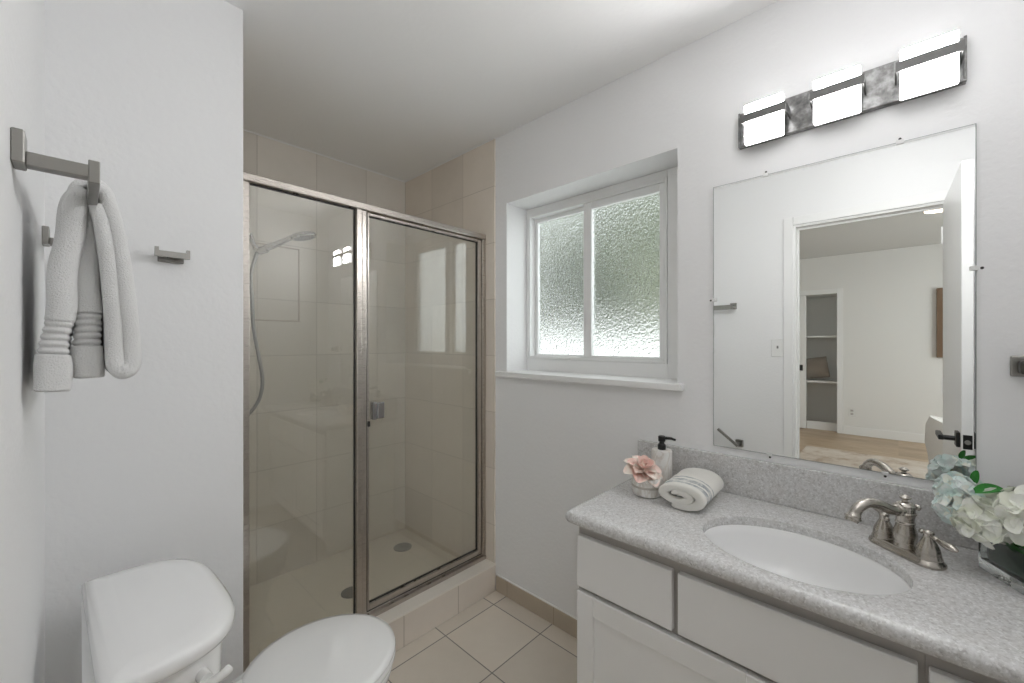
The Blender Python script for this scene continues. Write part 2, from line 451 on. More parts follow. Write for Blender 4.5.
for a in ((BX-.1, BX, BY0-.1, CY0, 0, BH), (BX-.1, BX, CY1, BY1+.1, 0, BH), (BX-.1, BX, CY0, CY1, CZ, BH)): box(bm, *a)
struct('wall_bedroom_far', bm, M['bwall'])
bm = B()
for a in ((BX-.7, XL-.12, BY1, BY1+.1, 0, BH),): box(bm, *a)
struct('wall_bedroom_left', bm, M['bwall'])
bm = B(); wx0, wx1, wz0, wz1 = -3.75, -1.45, .7, 2.2
for a in ((BX-.7, XL-.12, BY0-.1, BY0, 0, wz0), (BX-.7, XL-.12, BY0-.1, BY0, wz1, BH), (BX-.7, wx0, BY0-.1, BY0, wz0, wz1), (wx1, XL-.12, BY0-.1, BY0, wz0, wz1)): box(bm, *a)
struct('wall_bedroom_right', bm, M['bwall'])
bm = B()
for a in ((XL-.13, XL-.12, YB+.1, BY1+.1, 0, BH), (XL-.22, XL-.12, BY0, YN-.1, 0, BH), (XL-.13, XL-.12, YN-.1, YB, H+.1, BH)): box(bm, *a)
struct('wall_bedroom_near', bm, M['bwall'])
bm = B(); 
w2 = bpy.data.objects.new('window_2', None); COL.objects.link(w2); w2.location = (-2.6, BY0, wz0); w2['kind'] = 'structure'
def frame_y(bm, x0, x1, y0, y1, z0, z1, w):
    box(bm, x0, x0+w, y0, y1, z0, z1, .002, 1); box(bm, x1-w, x1, y0, y1, z0, z1, .002, 1)
    box(bm, x0+w, x1-w, y0, y1, z0, z0+w, .002, 1); box(bm, x0+w, x1-w, y0, y1, z1-w, z1, .002, 1)
frame_y(bm, wx0, wx1, BY0-.08, BY0-.02, wz0, wz1, .05); box(bm, -2.63, -2.57, BY0-.08, BY0-.02, wz0+.05, wz1-.05, .002, 1)
link('window_frame', bm, M['vinyl'], w2)
link('pane', boxm(wx0+.05, wx1-.05, BY0-.055, BY0-.05, wz0+.05, wz1-.05), M['clear_glass'], w2)
# closet recess
M['closet'] = mat('closet_grey_paint', (.86, .86, .84), .7)
bm = B()
box(bm, BX-.7, BX-.6, CY0-.1, CY1+.1, 0, CZ+.1); box(bm, BX-.6, BX-.1, CY0-.1, CY0, 0, CZ+.1); box(bm, BX-.6, BX-.1, CY1, CY1+.1, 0, CZ+.1); box(bm, BX-.6, BX-.1, CY0, CY1, CZ, CZ+.1)
struct('wall_closet', bm, M['closet'])
struct('closet_plinth', boxm(BX-.12, BX-.10, CY0, 1.04, 0, .12, .003), M['trim'])
bm = B()
box(bm, BX, BX+.014, CY0-.07, CY0, 0, CZ+.07, .003); box(bm, BX, BX+.014, CY0, CY1, CZ, CZ+.07, .003); box(bm, BX, BX+.014, CY1, CY1+.07, 0, CZ+.07, .003)
struct('trim_6', bm, M['trim'])
d2 = bpy.data.objects.new('door_2', None); COL.objects.link(d2); d2.location = (BX, 1.33, 0.01); d2['kind'] = 'structure'
link('slab', boxm(BX-.05, BX-.012, 1.036, CY1, .01, CZ-.005, .003), M['trim'], d2)
link('pull', boxm(BX-.012, BX+.012, 1.075, 1.155, .90, .99, .006), M['black'], d2)
bm = B(); box(bm, BX, BX+.014, BY0, CY0-.07, 0, .12, .004); struct('baseboard_bedroom', bm, M['trim'])
for z, lab in ((1.44, 'upper white shelf in the closet beyond the bathroom doorway'), (.745, 'lower white shelf in the closet, under the taupe cushion')):
    tag(link('closet_shelf', boxm(BX-.6, BX-.12, CY0, 1.32, z-.03, z, .003), M['trim']), lab, 'shelf', 'closet shelves')
# cushion on the lower shelf
bm = B(); n = 20; g0 = []; g1 = []
for i in range(n+1):
    for s_, G in ((1, g0), (-1, g1)):
        row = []
        for j in range(n+1):
            a, b = i/n*2-1, j/n*2-1
            pin = 1 - .10*(1-abs(a)**2)*abs(b)**3
            pin2 = 1 - .10*(1-abs(b)**2)*abs(a)**3
            th = .085*((1-a**4)*(1-b**4))**.55
            row.append(bm.verts.new((th*s_, a*.165*pin, (b*.165*pin2)+.166)))
        G.append(row)
for G in (g0, g1):
    for i in range(n):
        for j in range(n): bm.faces.new((G[i][j], G[i+1][j], G[i+1][j+1], G[i][j+1]))
bmesh.ops.remove_doubles(bm, verts=bm.verts, dist=1e-4)
Mx = Matrix.Translation((BX-.30, .93, .772)) @ Matrix.Rotation(math.radians(-14), 4, 'Y') @ Matrix.Rotation(math.radians(-10), 4, 'X')
bmesh.ops.transform(bm, matrix=Mx, verts=bm.verts)
tag(link('cushion', bm, terry('taupe_fabric', (.42, .37, .32), None, 300), smooth=True, angle=60), 'taupe square cushion leaning on the closet shelf', 'cushion')
# picture on the bedroom wall
pf = thing('framed_picture', 'brown wooden picture frame on the bedroom wall, half hidden by the door', 'picture', (BX, -.78, 1.14))
bm = B()
for a in ((-1.18, -1.10, 1.14, 2.04), (-.44, -.36, 1.14, 2.04), (-1.10, -.44, 1.14, 1.21), (-1.10, -.44, 1.97, 2.04)): box(bm, BX, BX+.045, *a, .003, 1)
link('frame', bm, mat('brown_wood', (.17, .105, .06), .5), pf)
link('canvas', boxm(BX, BX+.02, -1.10, -.44, 1.21, 1.97), mat('beige_canvas', (.62, .57, .50), .8), pf)
# outlet, switch
def wall_plate(name, label, cat, x, nx, y, z, toggles, holes):
    T = thing(name, label, cat, (x, y, z))
    link('cover_plate', boxm(min(x, x+nx*.006), max(x, x+nx*.006), y-.036, y+.036, z-.058, z+.058, .002), M['plastic'], T)
    for dz in holes:
        link('socket', boxm(min(x+nx*.006, x+nx*.009), max(x+nx*.006, x+nx*.009), y-.016, y+.016, z+dz-.014, z+dz+.014, .001, 1), mat('socket_grey', (.45, .44, .42), .4), T)
    if toggles:
        bm = B(); box(bm, min(x+nx*.006, x+nx*.018), max(x+nx*.006, x+nx*.012), y-.005, y+.005, z-.003, z+.014, .002, 1); link('toggle', bm, mat('toggle_grey', (.25, .25, .25), .4), T)
wall_plate('outlet', 'white double socket low on the bedroom wall beside the closet', 'outlet', BX, 1, .49, .325, False, (.024, -.024))
wall_plate('light_switch', 'white light switch beside the bathroom doorway, seen in the mirror', 'light switch', XL, 1, .575, 1.30, True, ())
# bedroom ceiling lamp
cl = thing('ceiling_lamp', 'small brown drum ceiling lamp lit in the bedroom, seen in the mirror', 'ceiling lamp', (-2.3, -.265, BH))
Mx = Matrix.Translation((-2.3, -.265, BH))
bm = B(); lathe(bm, [(.0, 0), (.10, 0), (.10, -.075), (.094, -.075), (.094, -.06), (0, -.06)], 32, Mx); link('lamp_shade', bm, mat('bronze_drum', (.16, .085, .05), .45), cl, True)
bm = B(); lathe(bm, [(.0, -.06), (.094, -.06), (.093, -.078), (.07, -.084), (0, -.086)], 32, Mx); link('diffuser', bm, M['lamp_lit'], cl, True)
# rug
M['rug'] = mat('faded_cream_rug', (.6, .52, .44), .95, spec=.1); t = NT(M['rug'])
n = noise(t, 4, 8, .7); c = t.ramp(n, [(.35, (.46, .36, .28)), (.5, (.64, .56, .48)), (.7, (.72, .66, .60))]); t.l(c, t.p.inputs['Base Color']); t.bump(noise(t, 200), .6, .003)
tag(link('rug', boxm(-3.35, -.75, -1.4, .86, 0, .010, .003), M['rug']), 'faded cream and beige rug on the wooden bedroom floor', 'rug')
# white tub chair, a rounded shell with a seat
ch = thing('tub_chair', 'white rounded tub chair on the bedroom rug, partly behind the open door', 'chair', (-2.2, -.50, .01))
Mc = Matrix.Translation((-2.2, -.52, .010))
bm = B(); lathe(bm, [(0, .02), (.20, .02), (.27, .06), (.31, .15), (.325, .28), (.32, .38), (.29, .40), (0, .40)], 40, Mc); link('seat', bm, terry('white_boucle', (.78, .76, .73), None, 250), ch, True, angle=60)
bm = B(); rs = []
for i in range(25):
    a = math.radians(-20 + 220*i/24); e = math.sin(PI*i/24)
    top = .40 + .26*e**.6
    ring = []
    for (r, zf) in ((.325, 0), (.348, .35), (.34, .8), (.315, 1), (.285, .96), (.275, .6), (.272, 0)):
        ring.append(Mc @ Vector((r*math.cos(a), r*math.sin(a), .30 + (top-.30)*zf)))
    rs.append(ring)
rings(bm, rs); link('backrest', bm, bpy.data.materials['white_boucle'], ch, True, angle=60)
for a in (45, 135, 225, 315):
    bm = B(); tube(bm, [(-2.2+.19*math.cos(math.radians(a)), -.52+.19*math.sin(math.radians(a)), z) for z in (.010, .035)], [.014, .018], 10); link('leg', bm, M['black'], ch)

# ceiling lamp added to even out the light (above the doorway side, out of the picture)
bl = thing('added_ceiling_light', 'added round white ceiling light, unseen above the doorway, brightening the bathroom', 'ceiling lamp', (.42, -.04, H))
Mx = Matrix.Translation((.42, -.04, H))
bm = B(); lathe(bm, [(0, 0), (.07, 0), (.07, -.015), (.018, -.022), (.016, -.036), (.05, -.040), (0, -.041)], 40, Mx); link('ceiling_plate', bm, M['plastic'], bl, True)
bm = B(); lathe(bm, [(0, -.041), (.06, -.042), (.105, -.050), (.128, -.066), (.132, -.080), (.120, -.098), (.08, -.112), (0, -.118)], 40, Mx); link('diffuser', bm, M['added_lamp'], bl, True)

# ------------------------------------------------------------------ garden outside the window
M['leaf_out'] = mat('garden_leaf', (.10, .17, .06), .6); t = NT(M['leaf_out'])
t.l(t.ramp(noise(t, 1.6, 4), [(.35, (.035, .055, .035)), (.5, (.12, .15, .085)), (.68, (.36, .37, .27))]), t.p.inputs['Base Color'])
struct('ground_outside', boxm(XR+.25, 9, -6, 8, -.1, -.02), mat('pale_paving', (.72, .72, .70), .8))
bm = B(); box(bm, 3.3, 3.4, -6, 8, -.02, 1.32, .01); box(bm, 3.27, 3.43, -6, 8, 1.32, 1.37, .01); struct('garden_wall', bm, mat('white_garden_wall', (.85, .85, .84), .7))
def shrub(loc, rx, ry, rz, nleaf, label):
    T = thing('garden_shrub', label, 'shrub', (loc[0], loc[1], -.02))
    bm = B(); tube(bm, [(loc[0], loc[1], -.02), (loc[0]+.05, loc[1], loc[2]*.5), (loc[0], loc[1]+.05, loc[2])], [.07, .05, .02], 8); link('trunk', bm, mat('bark', (.20, .14, .10), .9), T)
    bm = B()
    for i in range(nleaf):
        v = Vector((random.gauss(0, 1), random.gauss(0, 1), random.gauss(0, 1))).normalized() * (random.random()**.35)
        p = Vector((loc[0]+v.x*rx, loc[1]+v.y*ry, loc[2]+v.z*rz))
        R = Matrix.Rotation(random.random()*6.3, 4, 'Z') @ Matrix.Rotation(random.uniform(-1, 1), 4, 'X') @ Matrix.Rotation(random.uniform(-1, 1), 4, 'Y')
        L = random.uniform(.10, .20); w_ = L*.28
        q = [p + R @ Vector(c) for c in ((0, -L, 0), (w_, -.3*L, .12*L), (w_*.8, .4*L, .1*L), (0, L, -.1*L), (-w_*.8, .4*L, .1*L), (-w_, -.3*L, .12*L))]
        bm.faces.new([bm.verts.new(c) for c in q])
    link('foliage', bm, M['leaf_out'], T)
shrub((4.3, 1.85, 2.0), .75, .60, 1.6, 2200, 'dark green shrub outside, behind the right window pane')
shrub((4.3, 3.45, 2.0), .75, .66, 1.5, 2200, 'olive green shrub outside, behind the left window pane')
shrub((6.4, 3.0, 2.6), .9, 2.1, 2.6, 4200, 'large tree crown further back in the garden beyond the shrubs')

# ------------------------------------------------------------------ shower enclosure
se = thing('shower_enclosure', 'satin nickel framed glass shower enclosure standing on the tiled curb', 'shower enclosure', (.96, 1.675, .147))
fy0, fy1 = 1.652, 1.690
TOP = 1.930
bm = B(); box(bm, SX0+.001, TX-.001, fy0-.004, fy1+.004, TOP-.030, TOP, .004, 2); link('header_rail', bm, M['frame'], se)
bm = B(); box(bm, SX0+.001, TX-.001, fy0-.006, fy1+.006, .147, .168, .003, 2); box(bm, SX0+.036, TX-.024, fy0+.008, fy1-.008, .168, .176, .002, 1); link('sill_track', bm, M['frame'], se)
bm = B(); box(bm, SX0+.001, SX0+.036, fy0, fy1, .168, TOP-.030, .003, 2); link('wall_jamb', bm, M['frame'], se)
bm = B(); box(bm, TX-.026, TX-.001, fy0, fy1, .168, TOP-.030, .003, 2); link('wall_jamb', bm, M['frame'], se)
MX0, MX1 = .800, .846
bm = B(); box(bm, MX0, MX0+.024, fy0-.002, fy1, .168, TOP-.030, .003, 2); box(bm, MX0+.025, MX1, fy0+.002, fy1, .168, TOP-.030, .003, 2); link('mullion', bm, M['frame'], se)
fp = link('fixed_panel', boxm(SX0+.034, MX0+.004, 1.668, 1.674, .170, TOP-.026), M['shower_glass'], se); fp['label'] = 'fixed tinted glass panel'
bm = B()
box(bm, MX0-.003, MX0, 1.666, 1.676, .170, TOP-.030); box(bm, SX0+.036, MX0-.003, 1.666, 1.676, TOP-.034, TOP-.030); link('gasket', bm, M['dark'], se)
# door leaf
DX0, DX1, DZ0, DZ1 = MX1+.004, TX-.030, .184, TOP-.036
bm = B()
box(bm, DX0, DX0+.008, 1.655, 1.682, DZ0, DZ1, .002, 1); box(bm, DX1-.024, DX1, 1.655, 1.682, DZ0, DZ1, .003, 2)
box(bm, DX0+.008, DX1-.024, 1.655, 1.682, DZ0, DZ0+.026, .003, 2); box(bm, DX0+.008, DX1-.024, 1.655, 1.682, DZ1-.012, DZ1, .002, 1)
dl = link('shower_door', bm, M['frame'], se); dl['label'] = 'hinged glass door'
sub('glass_pane', boxm(DX0+.006, DX1-.020, 1.667, 1.672, DZ0+.022, DZ1-.008), M['shower_glass'], dl)
bm = B()
g = .003
box(bm, DX0+.008, DX0+.008+g, 1.664, 1.675, DZ0+.026, DZ1-.012); box(bm, DX1-.024-g, DX1-.024, 1.664, 1.675, DZ0+.026, DZ1-.012)
box(bm, DX0+.012, DX1-.028, 1.664, 1.675, DZ0+.026, DZ0+.026+g); box(bm, DX0+.012, DX1-.028, 1.664, 1.675, DZ1-.012-g, DZ1-.012)
sub('gasket', bm, M['dark'], dl)
bm = B()
box(bm, DX0, DX1, 1.660, 1.684, .1765, DZ0-.001); box(bm, DX0-.0035, DX0-.0005, 1.658, 1.682, .178, DZ1); box(bm, DX1+.0005, DX1+.0035, 1.658, 1.682, .178, DZ1)
link('door_seal', bm, M['dark'], se)
bm = B(); box(bm, DX0+.012, DX0+.030, 1.628, 1.655, 1.005, 1.080, .003, 2); box(bm, DX0+.030, DX0+.062, 1.622, 1.640, 1.008, 1.078, .004, 2)
sub('door_pull', bm, M['chrome'], dl)
bm = B(); box(bm, DX0-.0003, DX0+.010, 1.650, 1.656, .975, .998, .001, 1); sub('latch_strike', bm, M['dark'], dl)

# drains
def drain(loc, r, label, m):
    T = thing('shower_drain', label, 'drain', loc)
    Mx = Matrix.Translation(loc)
    bm = B(); lathe(bm, [(0, 0), (r, 0), (r, .003), (r*.93, .005), (r*.88, .0035), (0, .0035)], 36, Mx); link('rim', bm, m, T, True)
    bm = B()
    for k in range(3):
        rr = r*(.25+.25*k); lathe(bm, [(rr, .0035), (rr, .006), (rr+r*.13, .006), (rr+r*.13, .0035)], 30, Mx, False, False)
    for k in range(4):
        a = k*PI/4; box(bm, -r*.88, r*.88, -.003, .003, .0035, .0065, 0, 1, Mx @ Matrix.Rotation(a, 4, 'Z'))
    link('grate', bm, m, T)
drain((1.385, 2.245, .060), .055, 'round steel drain in the shower pan, seen through the glass door', M['drainmetal'])
drain((.955, 2.030, .060), .050, 'round dark drain behind the fixed shower glass, beside the mullion', mat('dark_steel', (.2, .2, .2), .4, 1))

# hand shower: wall arm on the hidden end wall, cradle, handset, hose
hs = thing('hand_shower', 'chrome hand shower in its cradle at the shower end wall', 'hand shower', (SX0, 2.10, 1.80))
SY = 2.10
bm = B(); tube(bm, curve_pts([(SX0, SY, 1.80), (SX0+.07, SY, 1.822), (SX0+.125, SY, 1.822), (SX0+.152, SY, 1.806)], 6), .0095, 14)
lathe(bm, [(0, 0), (.030, 0), (.028, .008), (.012, .014), (0, .014)], 24, Matrix.Translation((SX0, SY, 1.80)) @ Matrix.Rotation(PI/2, 4, 'Y')); link('shower_arm', bm, M['chrome'], hs, True)
bm = B(); tube(bm, curve_pts([(SX0+.146, SY, 1.822), (SX0+.156, SY, 1.792), (SX0+.168, SY-.006, 1.762), (SX0+.182, SY-.016, 1.748), (SX0+.206, SY-.034, 1.758)], 5), [.011]*5+[.010]*5+[.013]*5+[.0165]*6, 16); link('cradle', bm, M['chrome'], hs, True)
bm = B()
path = curve_pts([(SX0+.180, SY-.014, 1.738), (SX0+.200, SY-.032, 1.758), (SX0+.240, SY-.068, 1.781), (SX0+.278, SY-.108, 1.806), (SX0+.300, SY-.128, 1.814)], 6)
tube(bm, path, [.0105+.0035*math.sin(PI*min(1, i/16)) for i in range(len(path))], 16)
hd = link('handset', bm, M['chrome'], hs, True)
bm = B()
Mx = Matrix.Translation((SX0+.322, SY-.146, 1.820)) @ Matrix.Rotation(math.radians(-32), 4, 'Z') @ Matrix.Rotation(math.radians(-13), 4, 'Y')
lathe(bm, [(0, .012), (.030, .011), (.046, .005), (.050, -.005), (.047, -.012), (0, -.013)], 32, Mx, sx=1.1, sy=.9); sub('spray_head', bm, M['chrome'], hd, True)
bm = B()
for k in range(3):
    for i in range(6+6*k):
        a = 2*PI*i/(6+6*k); r = .011+.0115*k
        lathe(bm, [(.0028, -.012), (.002, -.0165), (0, -.0165)], 6, Mx @ Matrix.Translation((r*1.1*math.cos(a), r*.9*math.sin(a), 0)))
sub('spray_nozzles', bm, mat('nozzle_grey', (.35, .35, .36), .5), hd)
bm = B(); hp = curve_pts([(SX0+.172, SY-.012, 1.738), (SX0+.150, SY-.01, 1.636), (SX0+.154, SY-.01, 1.525), (SX0+.161, SY-.01, 1.392), (SX0+.193, SY-.01, 1.189), (SX0+.189, SY-.01, 1.108), (SX0+.169, SY-.01, 1.056), (SX0+.13, SY-.005, 1.012), (SX0+.05, SY, .985), (SX0, SY, .975)], 14)
tube(bm, hp, [.0072 + .0008*(i % 2) for i in range(len(hp))], 10); link('hose', bm, mat('steel_hose', (.22, .22, .22), .35, 1), hs, True, angle=60)

# ------------------------------------------------------------------ toilet
tl = thing('toilet', 'white porcelain toilet with closed lid against the left wall', 'toilet', (.3, 1.205, 0))
TC = 1.205
def tank_loop(x0, x1, hw, bow, n=10, rr=(.075, .018, .018, .075)):
    k = min(1, (x1-x0)/.21); rr = tuple(q*k for q in rr)
    """flat back, bowed front with round corners"""
    pts = []
    L = rrect(x0, x1, TC-hw, TC+hw, rr, n)
    for (x, y) in L:
        f = max(0, (x-x0)/(x1-x0)); q = (y-TC)/hw
        pts.append((x + bow*f*(1-q*q) , y))
    return pts
def stack(bm, loops, cap0=True, cap1=True): rings(bm, [[Vector((x, y, z)) for (x, y) in L] for (L, z) in loops], True, cap0, cap1)
bm = B(); stack(bm, [(tank_loop(.014, .17, .17, .012), .36), (tank_loop(.010, .192, .19, .014), .42), (tank_loop(.006, .200, .208, .016), .60), (tank_loop(.004, .204, .214, .016), .719)])
link('tank', bm, M['porcelain'], tl, True, angle=40)
def lid_loop(x0, x1, hw, n=44, ex=3.5):
    out = []
    for i in range(n+1):
        a = -PI/2 + PI*i/n; c, s_ = max(0, math.cos(a)), math.sin(a)
        out.append((x0+.012 + (x1-x0-.012)*c**(2/ex), TC + hw*math.copysign(abs(s_)**(2/ex), s_)))
    return out + [(x0+.004, TC+hw*.995), (x0, TC+hw*.98), (x0, TC-hw*.98), (x0+.004, TC-hw*.995)]
bm = B(); stack(bm, [(lid_loop(a, b+.017, c), z) for a, b, c, d, z in ((.020, .212, .228, .014, .719), (.016, .222, .238, .015, .723), (.013, .226, .243, .015, .733), (.013, .225, .242, .015, .745), (.019, .217, .236, .015, .754), (.033, .200, .220, .013, .759), (.06, .17, .19, .010, .761))])
bmesh.ops.rotate(bm, cent=(.015, TC, 0), matrix=Matrix.Rotation(math.radians(2.2), 3, 'Z'), verts=bm.verts)
link('tank_lid', bm, M['porcelain'], tl, True, angle=60)
bm = B()
tube(bm, [(.166, 1.010, .680), (.170, .974, .682)], .012, 16)
tube(bm, curve_pts([(.160, .972, .676), (.178, .964, .681), (.196, .962, .687), (.207, .966, .691)], 5), [.008]*5+[.0085]*5+[.009]*5+[.007], 12)
link('flush_lever', bm, M['plastic'], tl, True)
def egg(cx, ax_f, ax_b, hw, n=48, ex=2.0):
    out = []
    for i in range(n):
        a = 2*PI*i/n; c, s_ = math.cos(a), math.sin(a)
        c2 = math.copysign(abs(c)**(2/ex), c); s2 = math.copysign(abs(s_)**(2/ex), s_)
        out.append((cx + (ax_f if c > 0 else ax_b)*c2, TC + hw*s2))
    return out
bm = B()
stack(bm, [(egg(.42, .20, .22, .115), 0), (egg(.42, .205, .22, .118), .02), (egg(.42, .17, .20, .10), .10), (egg(.43, .18, .22, .105), .20), (egg(.46, .215, .26, .145), .30), (egg(.46, .222, .27, .182), .36), (egg(.46, .226, .27, .188), .385), (egg(.46, .222, .265, .184), .392)])
link('bowl', bm, M['porcelain'], tl, True, angle=60)
bm = B(); stack(bm, [(egg(.475, .208, .195, .186), .392), (egg(.475, .213, .20, .191), .398), (egg(.475, .213, .20, .191), .407), (egg(.475, .209, .196, .187), .411)])
link('seat', bm, M['plastic'], tl, True, angle=60)
bm = B(); stack(bm, [(egg(.475, .209, .193, .187), .4135), (egg(.475, .214, .198, .192), .419), (egg(.475, .212, .196, .190), .426), (egg(.475, .197, .18, .172), .431), (egg(.475, .14, .12, .115), .4345), (egg(.475, .05, .05, .045), .4355)])
link('seat_lid', bm, mat('white_lid_plastic', (.82, .82, .815), .15, Coat_Weight=.3), tl, True, angle=60)
for s_ in (-1, 1):
    bm = B(); box(bm, .262, .305, TC+s_*.07-.018, TC+s_*.07+.018, .392, .428, .006, 3); link('hinge', bm, M['plastic'], tl)
bm = B(); box(bm, .13, .30, TC-.105, TC+.105, .30, .3895, .012, 3); link('tank_shelf', bm, M['porcelain'], tl, True)

# ------------------------------------------------------------------ towel bar, towel, hook, paper holder
tb = thing('towel_bar', 'square brushed nickel towel bar on the left wall, holding a white towel', 'towel bar', (XL, 1.18, 1.575))
BZ, BXX = 1.578, .015
for y in (.838, 1.478):
    bm = B(); box(bm, XL, XL+.012, y-.020, y+.020, BZ-.010, BZ+.033, .0015, 1); link('wall_plate', bm, M['nickel'], tb)
    bm = B(); box(bm, XL+.012, BXX+.004, y-.010, y+.010, BZ-.009, BZ+.009, .001, 1); link('post', bm, M['nickel'], tb)
bm = B(); box(bm, BXX-.006, BXX+.006, .826, 1.488, BZ-.016, BZ+.016, .001, 1); link('bar', bm, M['nickel'], tb)

# bath towel folded lengthwise, draped over the bar; lobes hang on the wall side and the room side
bt = thing('bath_towel', 'folded white terry towel with ribbed bands draped over the towel bar', 'towel', (BXX, 1.12, 1.25))
def lobe(bm, cl, th, y0, y1, ribs=None, n=28, ry=.016):
    """cl: [(x,z)...] centre line top to bottom; th: thickness per point; extruded in y with rounded edges"""
    P = curve_pts([(x, 0, z) for x, z in cl], 24); T = curve_pts([(t_, 0, 0) for t_ in th], 24)
    rs = []
    for i, (p, tt) in enumerate(zip(P, T)):
        q0 = P[max(i-1, 0)]; q1 = P[min(i+1, len(P)-1)]; d = (q1-q0).normalized(); nx = Vector((-d.z, 0, d.x))
        h = tt.x/2; yy0, yy1 = y0, y1
        if ribs:
            za, zb, cnt = ribs
            if za <= p.z <= zb:
                f = (p.z-za)/(zb-za)*cnt; h *= .80 + .16*abs(math.sin(PI*f)); yy0 += .006 - .005*abs(math.sin(PI*f))
        wob = .0015*math.sin(p.z*55+cl[0][0]*90)
        r = min(ry, h*.98)
        L = rrect(-h+wob, h+wob, yy0 + .003*math.sin(p.z*30), yy1, r, 6)
        rs.append([Vector((p.x, 0, p.z)) + nx*a + Vector((0, b, 0)) for a, b in L])
    # soft ends
    def shrink(ring, k, dz):
        c = sum(ring, Vector())/len(ring); return [c + (v-c)*k + Vector((0, 0, dz)) for v in ring]
    rs = [shrink(rs[0], .80, .004)] + rs + [shrink(rs[-1], .93, -.003), shrink(rs[-1], .75, -.005)]
    rings(bm, rs)
def dense(a, b, n): return [(a[0]+(b[0]-a[0])*i/n, a[1]+(b[1]-a[1])*i/n) for i in range(n+1)]
Y0, Y1 = .965, 1.27
bm = B(); lobe(bm, [(.006, 1.585), (-.004, 1.56), (-.014, 1.48), (-.021, 1.38), (-.025, 1.34), (-.028, 1.30), (-.030, 1.262)], [.018, .032, .034, .034, .034, .042, .040], Y0-.01, Y1, (1.318, 1.372, 5)); link('wall_side_drop', bm, M['towel'], bt, True, angle=80)
bm = B(); lobe(bm, [(.012, 1.590), (.011, 1.56), (.008, 1.48), (.009, 1.40), (.010, 1.35), (.011, 1.31), (.011, 1.280)], [.014, .024, .034, .036, .036, .040, .038], Y0+.012, Y1, (1.332, 1.386, 5)); link('middle_drop', bm, M['towel'], bt, True, angle=80)
# room-side drop: a fold whose bottom is a rounded loop
U = [(.018, 1.592), (.030, 1.585), (.043, 1.53), (.053, 1.45), (.060, 1.37), (.063, 1.31), (.059, 1.292), (.049, 1.288), (.043, 1.307), (.041, 1.37), (.035, 1.46), (.027, 1.53), (.019, 1.565)]
bm = B(); P = curve_pts([(x, 0, z) for x, z in U], 8); rs = []
for i, p in enumerate(P):
    q0 = P[max(i-1, 0)]; q1 = P[min(i+1, len(P)-1)]; d = (q1-q0).normalized(); nx = Vector((-d.z, 0, d.x))
    f = i/(len(P)-1); h = .0095 + .0035*math.sin(PI*f)
    L = rrect(-h, h, Y0-.012+.004*math.sin(f*20), Y1, h*.98, 6)
    rs.append([Vector((p.x, 0, p.z)) + nx*a + Vector((0, b, 0)) for a, b in L])
rings(bm, rs); link('room_side_fold', bm, M['towel'], bt, True, angle=80)
# saddle over the bar
bm = B(); P = [(BXX+.021*math.cos(a), 0, BZ-.006+.030*math.sin(a)) for a in [PI*(1.06-1.12*i/20) for i in range(21)]]; rs = []
for i, p in enumerate(P):
    p = Vector(p); q0 = Vector(P[max(i-1, 0)]); q1 = Vector(P[min(i+1, 20)]); d = (q1-q0).normalized(); nx = Vector((-d.z, 0, d.x))
    L = rrect(-.008, .008, Y0-.004, Y1, .0078, 6); rs.append([p + nx*a + Vector((0, b, 0)) for a, b in L])
rings(bm, rs); link('saddle', bm, M['towel'], bt, True, angle=80)

rh = thing('robe_hook', 'square brushed nickel double robe hook on the white wing wall', 'hook', (.189, YW, 1.598))
hx, hz = .188, 1.594
link('wall_plate', boxm(hx-.030, hx+.030, YW-.012, YW, hz-.020, hz+.008, .0015, 1), M['nickel'], rh)
link('post', boxm(hx-.010, hx+.010, YW-.034, YW-.012, hz-.010, hz+.004, .001, 1), M['nickel'], rh)
bm = B(); pts = [(-.040, -.010), (.040, -.010), (.040, .016), (.032, .016), (.032, .007), (-.031, .007), (-.031, .017), (-.040, .017)]
f = [bm.verts.new((hx+a, YW-.034, hz+b)) for a, b in pts]; g_ = [bm.verts.new((hx+a, YW-.044, hz+b)) for a, b in pts]
for i in range(8): j = (i+1) % 8; bm.faces.new((f[i], f[j], g_[j], g_[i]))
bm.faces.new(f); bm.faces.new(g_[::-1]); link('hook_bar', bm, M['nickel'], rh)

ph = thing('paper_holder', 'empty pivoting toilet paper holder on the wall beside the doorway, seen in mirror', 'paper holder', (XL, .80, .64))
link('wall_plate', boxm(XL, XL+.012, .776, .824, .615, .663, .0015, 1), M['nickel'], ph)
link('post', boxm(XL+.012, XL+.075, .790, .810, .630, .650, .001, 1), M['nickel'], ph)
bm = B(); box(bm, -.008, .008, -.01, .150, -.008, .008, .001, 1, Matrix.Translation((XL+.080, .80, .64)) @ Matrix.Rotation(math.radians(38), 4, 'X')); link('pivot_arm', bm, M['nickel'], ph)

wh = thing('wall_hook', 'dark metal wall hook right of the mirror at the picture edge', 'hook', (XR, -.222, 1.28))
bm = B(); box(bm, XR-.012, XR, -.250, -.196, 1.255, 1.305, .003, 2); link('wall_plate', bm, M['nickel'], wh)
bm = B(); box(bm, XR-.050, XR-.012, -.236, -.206, 1.262, 1.294, .006, 3); link('hook_block', bm, mat('gunmetal', (.09, .09, .085), .4, 1), wh)

